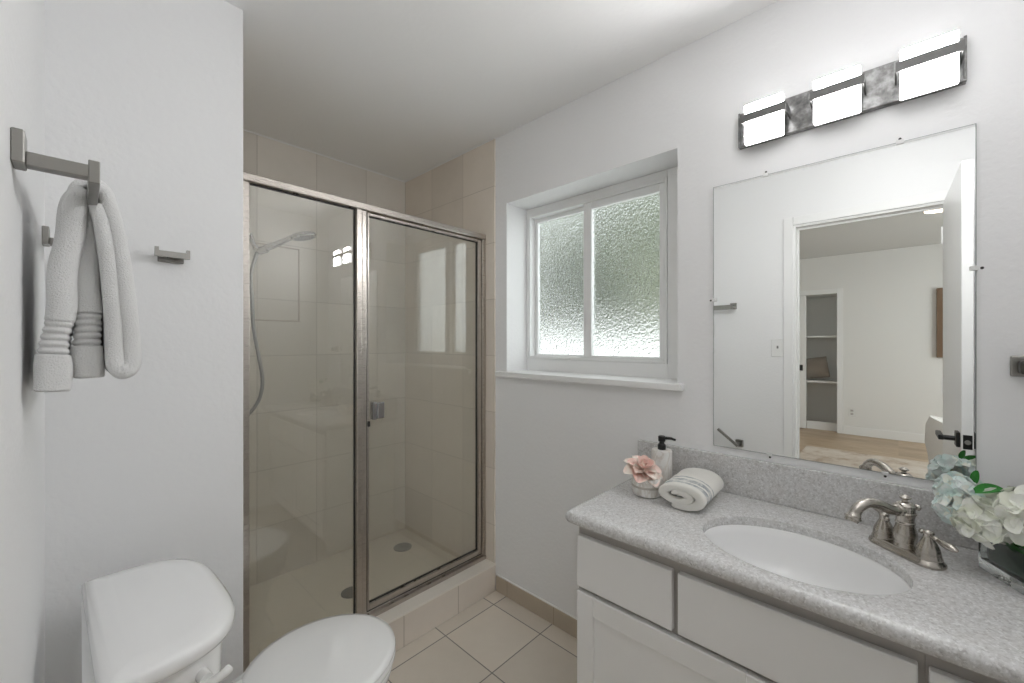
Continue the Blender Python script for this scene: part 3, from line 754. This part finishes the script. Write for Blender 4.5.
# ------------------------------------------------------------------ vanity cabinet
VX, VY0, VY1 = 1.068, -.335, .722
VT = .782
vc = thing('vanity_cabinet', 'white shaker vanity cabinet under the grey countertop', 'cabinet', (1.3, .19, 0))
bm = B(); box(bm, VX, VX+.019, VY0, -.035, .10, VT-.001, .001, 1); box(bm, VX, VX+.019, .415, VY1, .10, VT-.001, .001, 1); box(bm, VX, VX+.0025, -.035, .415, .588, VT-.001); box(bm, VX, VX+.019, -.035, .415, .10, .588, .001, 1); box(bm, VX+.019, XR-.012, VY0, VY0+.018, .10, VT-.001); box(bm, VX+.019, XR-.012, VY1-.018, VY1, .10, VT-.001); box(bm, XR-.018, XR-.012, VY0+.018, VY1-.018, .10, VT-.001); box(bm, VX+.019, XR-.018, VY0+.018, VY1-.018, .10, .118); box(bm, VX+.06, XR-.012, VY0+.005, VY1-.005, 0, .10); link('body', bm, [M['cab_in']], vc)
bm = B(); box(bm, VX+.0005, XR-.012, VY1, VY1+.004, .0, VT-.001, .001, 1); link('side_panel', bm, M['cabinet'], vc)
fx0, fx1 = 1.048, 1.067
for (a, b, nm, lab) in ((.424, .716, 'drawer', 'left drawer front'), (-.026, .410, 'drawer', 'wide false drawer front under the sink'), (-.330, -.040, 'drawer', 'right drawer front')):
    o = link(nm, boxm(fx0, fx1, a, b, .592, .748, .003, 2), M['cabinet'], vc); o['label'] = lab
def shaker(y0, y1, z0, z1):
    bm = B(); s_ = .058
    box(bm, fx0, fx1, y0, y0+s_, z0, z1, .002, 1); box(bm, fx0, fx1, y1-s_, y1, z0, z1, .002, 1)
    box(bm, fx0, fx1, y0+s_, y1-s_, z0, z0+s_, .002, 1); box(bm, fx0, fx1, y0+s_, y1-s_, z1-s_, z1, .002, 1)
    o = link('cabinet_door', bm, M['cabinet'], vc)
    sub('panel', boxm(fx0+.007, fx1-.002, y0+s_-.004, y1-s_+.004, z0+s_-.004, z1-s_+.004), M['cabinet'], o)
shaker(.196, .717, .110, .578); shaker(-.330, .186, .110, .578)

# countertop slab with an oval cut-out, bullnose front; backsplash
CT, CTH = .820, .038
CX0, CX1, CY0_, CY1_ = 1.021, XR, -.385, .752
SXc, SYc, SA, SB = 1.235, .190, .163, .212
SLIP = .025       # sink oval
ct = thing('countertop', 'speckled grey stone countertop with bullnose edge and backsplash', 'countertop', (1.29, .18, CT-CTH))
def angs(n=128): return [2*PI*i/n for i in range(n)]
def outer(inset, n=128):
    x0, x1, y0, y1 = CX0+inset, CX1, CY0_, CY1_-inset
    out = []
    L = rrect(x0, x1, y0, y1, (.001, .022-min(inset, .012), .001, .001), 10)
    cx, cy = SXc, SYc
    # resample by angle from the sink centre so that rings match the oval
    for a in angs(n):
        d = Vector((math.cos(a)*SA, math.sin(a)*SB)); best = None
        for i in range(len(L)):
            p, q = Vector(L[i]), Vector(L[(i+1) % len(L)]); e = q-p
            den = d.x*e.y - d.y*e.x
            if abs(den) < 1e-12: continue
            w_ = p - Vector((cx, cy)); tt = (w_.x*e.y - w_.y*e.x)/den; uu = (w_.x*d.y - w_.y*d.x)/den
            if tt > 0 and -1e-6 <= uu <= 1+1e-6 and (best is None or tt < best): best = tt
        out.append((cx+d.x*best, cy+d.y*best))
    # snap the nearest ring points onto the corners
    for c in ((x1, y1), (x1, y0), (x0, y0)):
        k = min(range(n), key=lambda i: (out[i][0]-c[0])**2+(out[i][1]-c[1])**2); out[k] = c
    return out
def oval(s_, n=128): return [(SXc+(SA+s_)*math.cos(a), SYc+(SB+s_)*math.sin(a)) for a in angs(n)]
prof = []
R = CTH/2
for k in range(9):
    a = PI/2 - PI*k/8; prof.append((R-R*math.cos(a), CT-R+R*math.sin(a)))
rs = [(oval(.026), CT-CTH), (oval(.0255), CT-SLIP), (oval(-.0), CT-SLIP), (oval(-.0), CT-.004), (oval(.0012), CT-.0012), (oval(.004), CT)] + [(outer(i_), z) for i_, z in prof] + [(oval(.026), CT-CTH)]
bm = B()
rings(bm, [[Vector((x, y, z)) for x, y in L] for L, z in rs], True, False, False)
bmesh.ops.remove_doubles(bm, verts=bm.verts, dist=1e-6)
link('slab', bm, M['granite'], ct, True, angle=30)
bm = B(); box(bm, XR-.020, XR, CY0_, .757, CT, .948, .003, 2); link('backsplash', bm, M['granite'], ct)

# sink
sk = thing('sink', 'white oval undermount basin set into the grey countertop', 'sink', (SXc, SYc, .66))
bm = B(); rs = []
zr = CT-SLIP
for (k, z) in ((1.09, zr-.010), (1.09, zr-.0008), (1.0, zr-.0008), (.985, zr-.004), (.965, zr-.02), (.93, zr-.05), (.86, zr-.085), (.72, zr-.112), (.5, zr-.128), (.25, zr-.134), (.10, zr-.136)):
    rs.append([Vector((SXc+SA*k*math.cos(a), SYc+SB*k*math.sin(a), z)) for a in angs(72)])
for (k, z) in ((.10, zr-.146), (.5, zr-.14), (.76, zr-.122), (.90, zr-.09), (.97, zr-.05), (.995, zr-.014)):
    rs.append([Vector((SXc+SA*k*math.cos(a), SYc+SB*k*math.sin(a), z)) for a in angs(72)])
rings(bm, rs, True, False, False); link('basin', bm, M['porcelain'], sk, True, angle=70)
bm = B(); lathe(bm, [(0, -.010), (.024, -.010), (.026, .002), (.020, .004), (.017, 0), (.015, .003), (0, .006)], 28, Matrix.Translation((SXc, SYc, zr-.136))); link('drain_stopper', bm, M['faucet'], sk, True)

# faucet, built in its own frame: x along the base plate, spout towards -y
fc = thing('faucet', 'brushed nickel two handle faucet with arched spout behind the sink', 'faucet', (1.392, -.012, CT+.0006), math.radians(-90-40)); fc.scale = (1, 1.08, .92)
def F(name, bm, par=None, smooth=True, angle=40):
    o = link(name, bm, M['faucet'], None, smooth, angle=angle); o.parent = par or fc; return o
bm = B()
def stadium(hl, r, n=12):
    return [(hl + r*math.cos(a), r*math.sin(a)) for a in [(-PI/2 + PI*i/n) for i in range(n+1)]] + [(-hl + r*math.cos(a), r*math.sin(a)) for a in [(PI/2 + PI*i/n) for i in range(n+1)]]
rings(bm, [[Vector((x, y, z)) for x, y in stadium(.051, r)] for r, z in ((.029, 0), (.030, .003), (.029, .008), (.0255, .011), (.024, .016), (.021, .019))])
F('base_plate', bm)
bm = B(); lathe(bm, [(.022, .015), (.0225, .022), (.020, .026), (.0205, .034), (.0225, .045), (.0215, .058), (.018, .070), (.0165, .078), (.0185, .080), (.0185, .083), (.0165, .085), (.017, .095), (.019, .104), (.0205, .106), (.0205, .109), (.018, .111), (.0185, .122), (.019, .128), (.014, .135), (.006, .138), (.005, .142), (.0105, .146), (.012, .149), (.009, .151), (.004, .155), (.0001, .156)], 32)
F('body', bm)
bm = B(); sp = curve_pts([(0, 0, .118), (0, -.024, .117), (0, -.040, .119), (0, -.070, .134), (0, -.098, .138), (0, -.120, .126), (0, -.131, .106)], 7)
n_ = len(sp); tube(bm, sp, [.0135-.002*i/(n_-1) if i > 8 else .0140 for i in range(n_-3)] + [.0125, .014, .0145], 20)
spo = F('spout', bm)
bm = B(); d_ = (sp[-1]-sp[-2]).normalized(); lathe(bm, [(.0145, 0), (.0165, .002), (.0165, .006), (.014, .008), (.013, .014), (.0001, .014)], 22, Matrix.Translation(sp[-1]) @ d_.to_track_quat('Z', 'Y').to_matrix().to_4x4()); F('aerator', bm, spo)
bm = B(); lathe(bm, [(.012, 0), (.0165, .003), (.0165, .007), (.0135, .010)], 24, Matrix.Translation((0, -.014, .117)) @ Matrix.Rotation(PI/2, 4, 'X')); F('spout_collar', bm, spo)
bm = B(); tube(bm, [(0, .012, .117), (0, .026, .118)], .004, 10); lathe(bm, [(.0001, -.007), (.006, -.005), (.0085, 0), (.006, .005), (.0001, .007)], 16, Matrix.Translation((0, .031, .119)) @ Matrix.Rotation(PI/2, 4, 'X')); F('lift_knob', bm)
for s_ in (-1, 1):
    hx_ = s_*.0508
    bm = B(); lathe(bm, [(.0235, .014), (.024, .019), (.022, .023), (.0215, .030), (.0195, .042), (.014, .056), (.0095, .066), (.009, .074), (.0105, .078), (.009, .083), (.0001, .086)], 28, Matrix.Translation((hx_, 0, 0))); hb = F('handle', bm)
    bm = B(); dv = Vector((s_*.92, -.20*1, -.06)) if s_ > 0 else Vector((s_*.80, .45, .10)); dv.normalize(); o_ = Vector((hx_, 0, .074))
    lp = [o_ + dv*q for q in (.006, .014, .020, .024, .030, .040, .052, .062, .068, .071)]
    tube(bm, lp, [.0045, .0045, .006, .0042, .0062, .0085, .0090, .0072, .004, .001], 16); F('lever', bm, hb)
    bm = B(); kn = [o_ - dv*q for q in (.004, .012, .015, .020, .023)]; tube(bm, kn, [.004, .004, .0065, .0055, .001], 12); F('lever_knob', bm, hb)

# ------------------------------------------------------------------ mirror with clips
mr = thing('wall_mirror', 'large frameless rectangular mirror above the vanity', 'mirror', (XR, .166, .972))
MY0, MY1, MZ0, MZ1 = -.142, .477, .972, 1.886
link('mirror_back', boxm(XR-.0055, XR-.0005, MY0, MY1, MZ0, MZ1), M['mirror_edge'], mr)
link('mirror_glass', boxm(XR-.0065, XR-.0055, MY0+.0015, MY1-.0015, MZ0+.0015, MZ1-.0015), M['mirror'], mr)
for (y, z, v) in ((.316, MZ1, 1), (-.003, MZ1, 1), (.305, MZ0, -1), (.027, MZ0, -1)):
    o = link('clip', boxm(XR-.011, XR, y-.008, y+.008, z-.007 if v > 0 else z-.005, z+.005 if v > 0 else z+.004, .0015, 1), M['plastic'], mr)
    bm = B(); lathe(bm, [(0, 0), (.0035, 0), (.003, .002), (0, .0025)], 10, Matrix.Translation((XR-.002 if 0 else XR-.0005, y, z+v*.010)) @ Matrix.Rotation(-PI/2, 4, 'Y')); sub('screw', bm, M['dark'], o)
for (y, v) in ((MY1, 1), (MY0, -1)):
    z = 1.486 if v > 0 else 1.523
    o = link('clip', boxm(XR-.011, XR, min(y-v*.012, y+v*.004), max(y-v*.012, y+v*.004), z-.006, z+.006, .0015, 1), M['plastic'], mr)
    bm = B(); lathe(bm, [(0, 0), (.0035, 0), (.003, .002), (0, .0025)], 10, Matrix.Translation((XR-.0005, y+v*.010, z)) @ Matrix.Rotation(-PI/2, 4, 'Y')); sub('screw', bm, M['dark'], o)

# ------------------------------------------------------------------ vanity light
vl = thing('vanity_light', 'three light chrome vanity fixture with opal glass shades above the mirror', 'wall lamp', (XR, .134, 2.05))
PY0, PY1, PZ0, PZ1 = -.125, .393, 1.993, 2.107
M['strap'] = mat('dark_brushed_strap', (.17, .168, .165), .45, 1)
M['plate'] = mat('reflection_mottled_nickel', (.24, .238, .235), .3, 1); t = NT(M['plate']); t.l(t.ramp(noise(t, 30, 4, .6), [(.35, (.12, .12, .12)), (.5, (.22, .218, .215)), (.68, (.40, .40, .40))]), t.p.inputs['Base Color'])  # mottled greys put reflections into the plate's colour
bm = B(); box(bm, XR-.018, XR, PY0, PY1, PZ0, PZ1, .002, 2)
box(bm, XR-.024, XR-.018, PY0, PY1, PZ0, PZ0+.006, .001, 1); box(bm, XR-.024, XR-.018, PY0, PY0+.006, PZ0+.006, PZ1, .001, 1); box(bm, XR-.024, XR-.018, PY1-.006, PY1, PZ0+.006, PZ1, .001, 1)
link('back_plate', bm, M['plate'], vl)
for yc in (.308, .128, -.055):
    bm = B(); box(bm, XR-.082, XR-.058, yc-.053, yc+.053, 1.974, 2.098, .004, 3); o = link('lamp_shade', bm, [M['shade'], M['nickel'], M['shade_edge']], vl)
    for f_ in o.data.polygons:
        f_.material_index = 1 if f_.normal.x > .5 else 0 if f_.normal.x < -.95 else 2          # metal back added to keep the shade's light off the wall
    o['label'] = 'lit white glass shade'
    bm = B()
    box(bm, XR-.090, XR-.084, yc-.062, yc+.062, 2.040, 2.066, .001, 1)
    for s_ in (-1, 1): box(bm, XR-.084, XR-.018, yc+s_*.060-.002, yc+s_*.060+.002, 2.040, 2.066, .0005, 1)
    link('strap', bm, M['strap'], vl)
    bm = B(); tube(bm, [(XR-.058, yc, 2.03), (XR-.017, yc, 2.03)], .018, 16); link('lamp_holder', bm, M['plate'], vl)

# ------------------------------------------------------------------ things on the counter
# soap dispenser
M['marble'] = mat('white_marble', (.80, .78, .75), .3); t = NT(M['marble'])
mp = t.n('ShaderNodeMapping', {'Vector': t.coord(), 'Rotation': (.4, .2, 0), 'Scale': (14, 14, 3)})
n = t.n('ShaderNodeTexNoise', {'Scale': 1.6, 'Detail': 5, 'Roughness': .6, 'Distortion': 1.2, 'Vector': mp.outputs[0]}).outputs['Fac']
t.l(t.ramp(n, [(.42, (.84, .83, .81)), (.50, (.70, .66, .61)), (.56, (.86, .85, .83))]), t.p.inputs['Base Color'])
sx_, sy_ = 1.470, .632
sd = thing('soap_dispenser', 'white marble soap dispenser with black pump by the backsplash', 'soap dispenser', (sx_, sy_, CT))
Mx = Matrix.Translation((sx_, sy_, CT+.0006))
bm = B(); lathe(bm, [(.034, 0), (.0365, .003), (.0365, .118), (.034, .123), (.012, .124)], 32, Mx); link('bottle', bm, M['marble'], sd, True)
bm = B(); lathe(bm, [(.0135, .123), (.0145, .125), (.0145, .140), (.012, .143), (.009, .146), (.0085, .152), (.0125, .154), (.013, .170), (.011, .173), (.0001, .173)], 24, Mx)
tube(bm, [Mx @ Vector(p) for p in ((.004, -.008, .166), (.012, -.030, .166), (.018, -.044, .161))], [.006, .0048, .004], 12); link('pump', bm, M['black'], sd, True)

# flower pot and pink flower
px_, py_ = 1.328, .622
fp_ = thing('flower_pot', 'small round marble pot on the counter, holding a pink flower', 'pot', (px_, py_, CT))
Mx = Matrix.Translation((px_, py_, CT+.0006))
bm = B(); lathe(bm, [(.040, 0), (.046, .004), (.049, .018), (.050, .032), (.050, .055), (.0485, .062), (.044, .063), (.043, .055), (.042, .045), (.0001, .045)], 36, Mx); link('bowl', bm, M['marble'], fp_, True)
bm = B(); lathe(bm, [(.0492, .029), (.0508, .030), (.0508, .036), (.0498, .037)], 36, Mx, False, False); link('band', bm, mat('grey_band', (.52, .48, .43), .5), fp_, True)
def petal(bm, Mx, L, wd, cup, curl, nu=6, nv=8, tipw=.5, mi=0, ruf=0):
    rows = []
    for j in range(nv+1):
        v = j/nv; row = []
        half = wd*(math.sin(PI*min(1, (v*.80+.12)))**.75) * (1 if v < .97 else .8)
        for i in range(nu+1):
            u = i/nu*2-1
            x = u*half; y = v*L; z = cup*u*u*half + curl*v*v*L + ruf*math.sin(u*7+v*9)*L
            row.append(bm.verts.new(Mx @ Vector((x, y, z))))
        rows.append(row)
    for j in range(nv):
        for i in range(nu):
            f = bm.faces.new((rows[j][i], rows[j][i+1], rows[j+1][i+1], rows[j+1][i])); f.material_index = mi; f.smooth = True
def petal_mat(name, c0, c1, trans=.25):
    m = mat(name, c0, .6, spec=.2); t = NT(m)
    t.l(t.ramp(noise(t, 40, 2), [(.38, c0), (.62, c1)]), t.p.inputs['Base Color'])
    t.p.inputs['Subsurface Weight'].default_value = .0
    return m
M['pink'] = petal_mat('pink_petal', (.87, .56, .50), (.89, .72, .66))
M['blush'] = petal_mat('blush_petal', (.88, .72, .65), (.88, .83, .76))
pk = thing('pink_flower', 'pink and blush dahlia flower head resting in the marble pot', 'flower', (px_, py_, CT+.05))
cen = Vector((px_-.010, py_+.010, CT+.080))
bm = B()
for lay, (cnt, L, wd, tilt, mi) in enumerate(((7, .064, .029, 0, 1), (6, .054, .025, 20, 1), (6, .040, .018, 42, 0), (4, .024, .012, 66, 0))):
    for i in range(cnt):
        a = 2*PI*(i + .5*(lay % 2))/cnt + random.uniform(-.12, .12)
        Mp = Matrix.Translation(cen + Vector((0, 0, .004*lay))) @ Matrix.Rotation(math.radians(20), 4, 'X') @ Matrix.Rotation(math.radians(-10), 4, 'Y') @ Matrix.Rotation(a, 4, 'Z') @ Matrix.Rotation(math.radians(tilt+random.uniform(-6, 6)), 4, 'X') @ Matrix.Translation((0, .004, 0))
        petal(bm, Mp, L*random.uniform(.9, 1.1), wd, .45, -.12 if lay < 2 else .1, mi=mi if random.random() > .4 else 1-mi)
link('petals', bm, [M['pink'], M['blush']], pk)
bm = B(); tube(bm, [(px_, py_, CT+.045), (px_-.004, py_+.004, CT+.064), tuple(cen)], [.005, .006, .010], 10); link('stem', bm, mat('green_stem', (.16, .28, .09), .6), pk)

# rolled hand towel: a thick spiral band with its end facing the doorway
ht = thing('rolled_hand_towel', 'folded cream hand towel with grey stripes on the counter beside the pot', 'towel', (1.266, .493, CT+.0006), math.radians(3))
def spiral(k, n=90):
    out = []
    for i in range(n):
        f = i/(n-1); a = PI*.15 + f*2*PI*1.72
        r = .16 + .84*f**.85
        out.append((math.cos(a)*(.072*r), .043 + math.sin(a)*.0335*r))
    return out
sp2 = spiral(0)
def ribbon_loop(x, grow=0):
    th = .0105
    Lo, Hi = [], []
    for i, (y, z) in enumerate(sp2):
        y0_, z0_ = sp2[max(i-1, 0)]; y1_, z1_ = sp2[min(i+1, len(sp2)-1)]
        dx, dz = y1_-y0_, z1_-z0_; l_ = math.hypot(dx, dz); nx_, nz_ = -dz/l_, dx/l_
        f = i/(len(sp2)-1); h = (.0092 + .0055*abs(nx_))*(.9 if f < .5 else 1.05) - grow
        if i in (0, len(sp2)-1): h *= .5
        w1_ = .0012*math.sin(x*90+i*.3)
        zz = max(.0, 0)
        Lo.append(Vector((x, y+nx_*h, max(.0005, z+nz_*h+w1_)))); Hi.append(Vector((x, y-nx_*h, max(.0005, z-nz_*h+w1_))))
    return Lo + Hi[::-1]
bm = B(); LX = .222
rsx = [ribbon_loop(.003, .004), ribbon_loop(.0, .0025)]
rsx = [ribbon_loop(.0, .0045), ribbon_loop(.0015, .0018), ribbon_loop(.006, 0)] + [ribbon_loop(.006+(LX-.012)*i/14, 0) for i in range(1, 15)] + [ribbon_loop(LX-.0015, .0018), ribbon_loop(LX, .0045)]
V = rings(bm, rsx, True, False, False)
for ring, fl in ((V[0], 1), (V[-1], 0)):
    n_ = len(ring)
    for i in range(n_//2-1):
        bm.faces.new((ring[i], ring[i+1], ring[n_-2-i], ring[n_-1-i]))
link('roll', bm, M['hand_towel'], ht, True, world=False, angle=80)

M['vase_glass'] = mat('vase_glass', (.93, .97, .95), 0.0, spec=.5, Transmission_Weight=1.0, IOR=1.45)
# ------------------------------------------------------------------ vase with hydrangeas
vx, vy = 1.398, -.222
VA = math.radians(28)
va = thing('glass_vase', 'low square clear glass vase lined with a dark green leaf', 'vase', (vx, vy, CT+.0006), VA)
HS = .066
bm = B()
o_ = rrect(-HS, HS, -HS, HS, .004, 3); i_ = rrect(-HS+.004, HS-.004, -HS+.004, HS-.004, .003, 3)
rings(bm, [[Vector((x, y, z)) for x, y in L] for L, z in ((o_, 0), (o_, .092), (i_, .092), (i_, .022))]); link('glass_box', bm, M['vase_glass'], va, world=False)
bm = B()
L_ = rrect(-HS+.007, HS-.007, -HS+.007, HS-.007, .016, 6)
rings(bm, [[Vector((x*k, y*k, z + .006*math.sin(i*.9))) for i, (x, y) in enumerate(L_)] for k, z in ((.90, .026), (1, .036), (1, .060), (.98, .080))], True, True, False)
M['leafdark'] = mat('dark_green_leaf', (.025, .060, .045), .3); link('leaf_lining', bm, M['leafdark'], va, True, world=False, angle=60)

M['hyd_w'] = petal_mat('white_green_petal', (.84, .86, .76), (.89, .90, .86))
M['hyd_b'] = petal_mat('pale_blue_petal', (.74, .86, .84), (.86, .90, .89))
M['leafg'] = petal_mat('bright_green_leaf', (.03, .17, .03), (.05, .25, .05))
M['leafg'].node_tree.nodes['Principled BSDF'].inputs['Roughness'].default_value = .35
M['stemg'] = mat('olive_stem', (.26, .24, .07), .5)
def bloom(label, c, r, n, mats, pl, nleaf=(), squash=.85, front=Vector((-.6, .35, .35))):
    T = thing('hydrangea', label, 'flower', (vx, vy, CT+.03), 0, 'hydrangeas in the glass vase')
    c = Vector(c); bm = B()
    front = front.normalized()
    for i in range(n):
        ph_ = math.acos(1-1.55*(i+.5)/n); th_ = i*2.39996
        d = Vector((math.sin(ph_)*math.cos(th_), math.sin(ph_)*math.sin(th_), math.cos(ph_)))
        q = Vector((0, 0, 1)).rotation_difference(front); d = q @ d
        p = c + Vector((d.x*r, d.y*r, d.z*r*squash))*random.uniform(.86, 1.06)
        R = (d + Vector((random.uniform(-.35, .35), random.uniform(-.35, .35), random.uniform(-.35, .35)))).normalized().to_track_quat('Z', 'Y').to_matrix().to_4x4()
        a0 = random.random()*6.3
        for k in range(4):
            Mp = Matrix.Translation(p) @ R @ Matrix.Rotation(a0+k*PI/2+random.uniform(-.15, .15), 4, 'Z') @ Matrix.Rotation(math.radians(random.uniform(8, 38)), 4, 'X')
            petal(bm, Mp, pl*random.uniform(.85, 1.12), pl*.50, .35, random.uniform(-.25, .12), nu=4, nv=5, ruf=.02, mi=0 if random.random() < .65 else 1)
    link('florets', bm, mats, T)
    bm = B(); tube(bm, curve_pts([(vx, vy, CT+.035), (vx+(c.x-vx)*.35, vy+(c.y-vy)*.35, CT+.10), tuple(c)], 6), .0035, 8); link('stem', bm, M['stemg'], T, True)
    for (p, d, L, wd) in nleaf:
        d = Vector(d).normalized(); Y_ = d; Z_ = Vector((-.5, .3, .8)); X_ = Y_.cross(Z_).normalized(); Z_ = X_.cross(Y_)
        Mp = Matrix((( X_.x, Y_.x, Z_.x, p[0]), (X_.y, Y_.y, Z_.y, p[1]), (X_.z, Y_.z, Z_.z, p[2]), (0, 0, 0, 1)))
        bm = B(); petal(bm, Mp, L, wd, .5, -.15, nu=6, nv=10); link('leaf', bm, M['leafg'], T)
bloom('pale blue hydrangea bloom at the back left, before the mirror', (1.435, -.106, .984), .033, 26, [M['hyd_b'], M['hyd_w']], .021,
      [((1.415, -.128, 1.012), (.1, -.05, 1), .030, .008)])
bloom('pale blue hydrangea bloom hanging low at the left of the vase', (1.405, -.100, .950), .030, 22, [M['hyd_b'], M['hyd_w']], .021)
bloom('greenish white hydrangea bloom drooping over the front of the vase', (1.375, -.138, .940), .036, 20, [M['hyd_w'], M['hyd_w']], .030, [((1.39, -.165, .915), (-.5, -.6, -.25), .07, .022)])
bloom('white hydrangea bloom at the right of the vase, cut by the picture edge', (1.375, -.198, .970), .044, 22, [M['hyd_w'], M['hyd_w']], .032,
      [((1.385, -.125, 1.000), (-.15, -.45, .25), .045, .015), ((1.35, -.20, .95), (-.2, -.7, .1), .06, .022)])
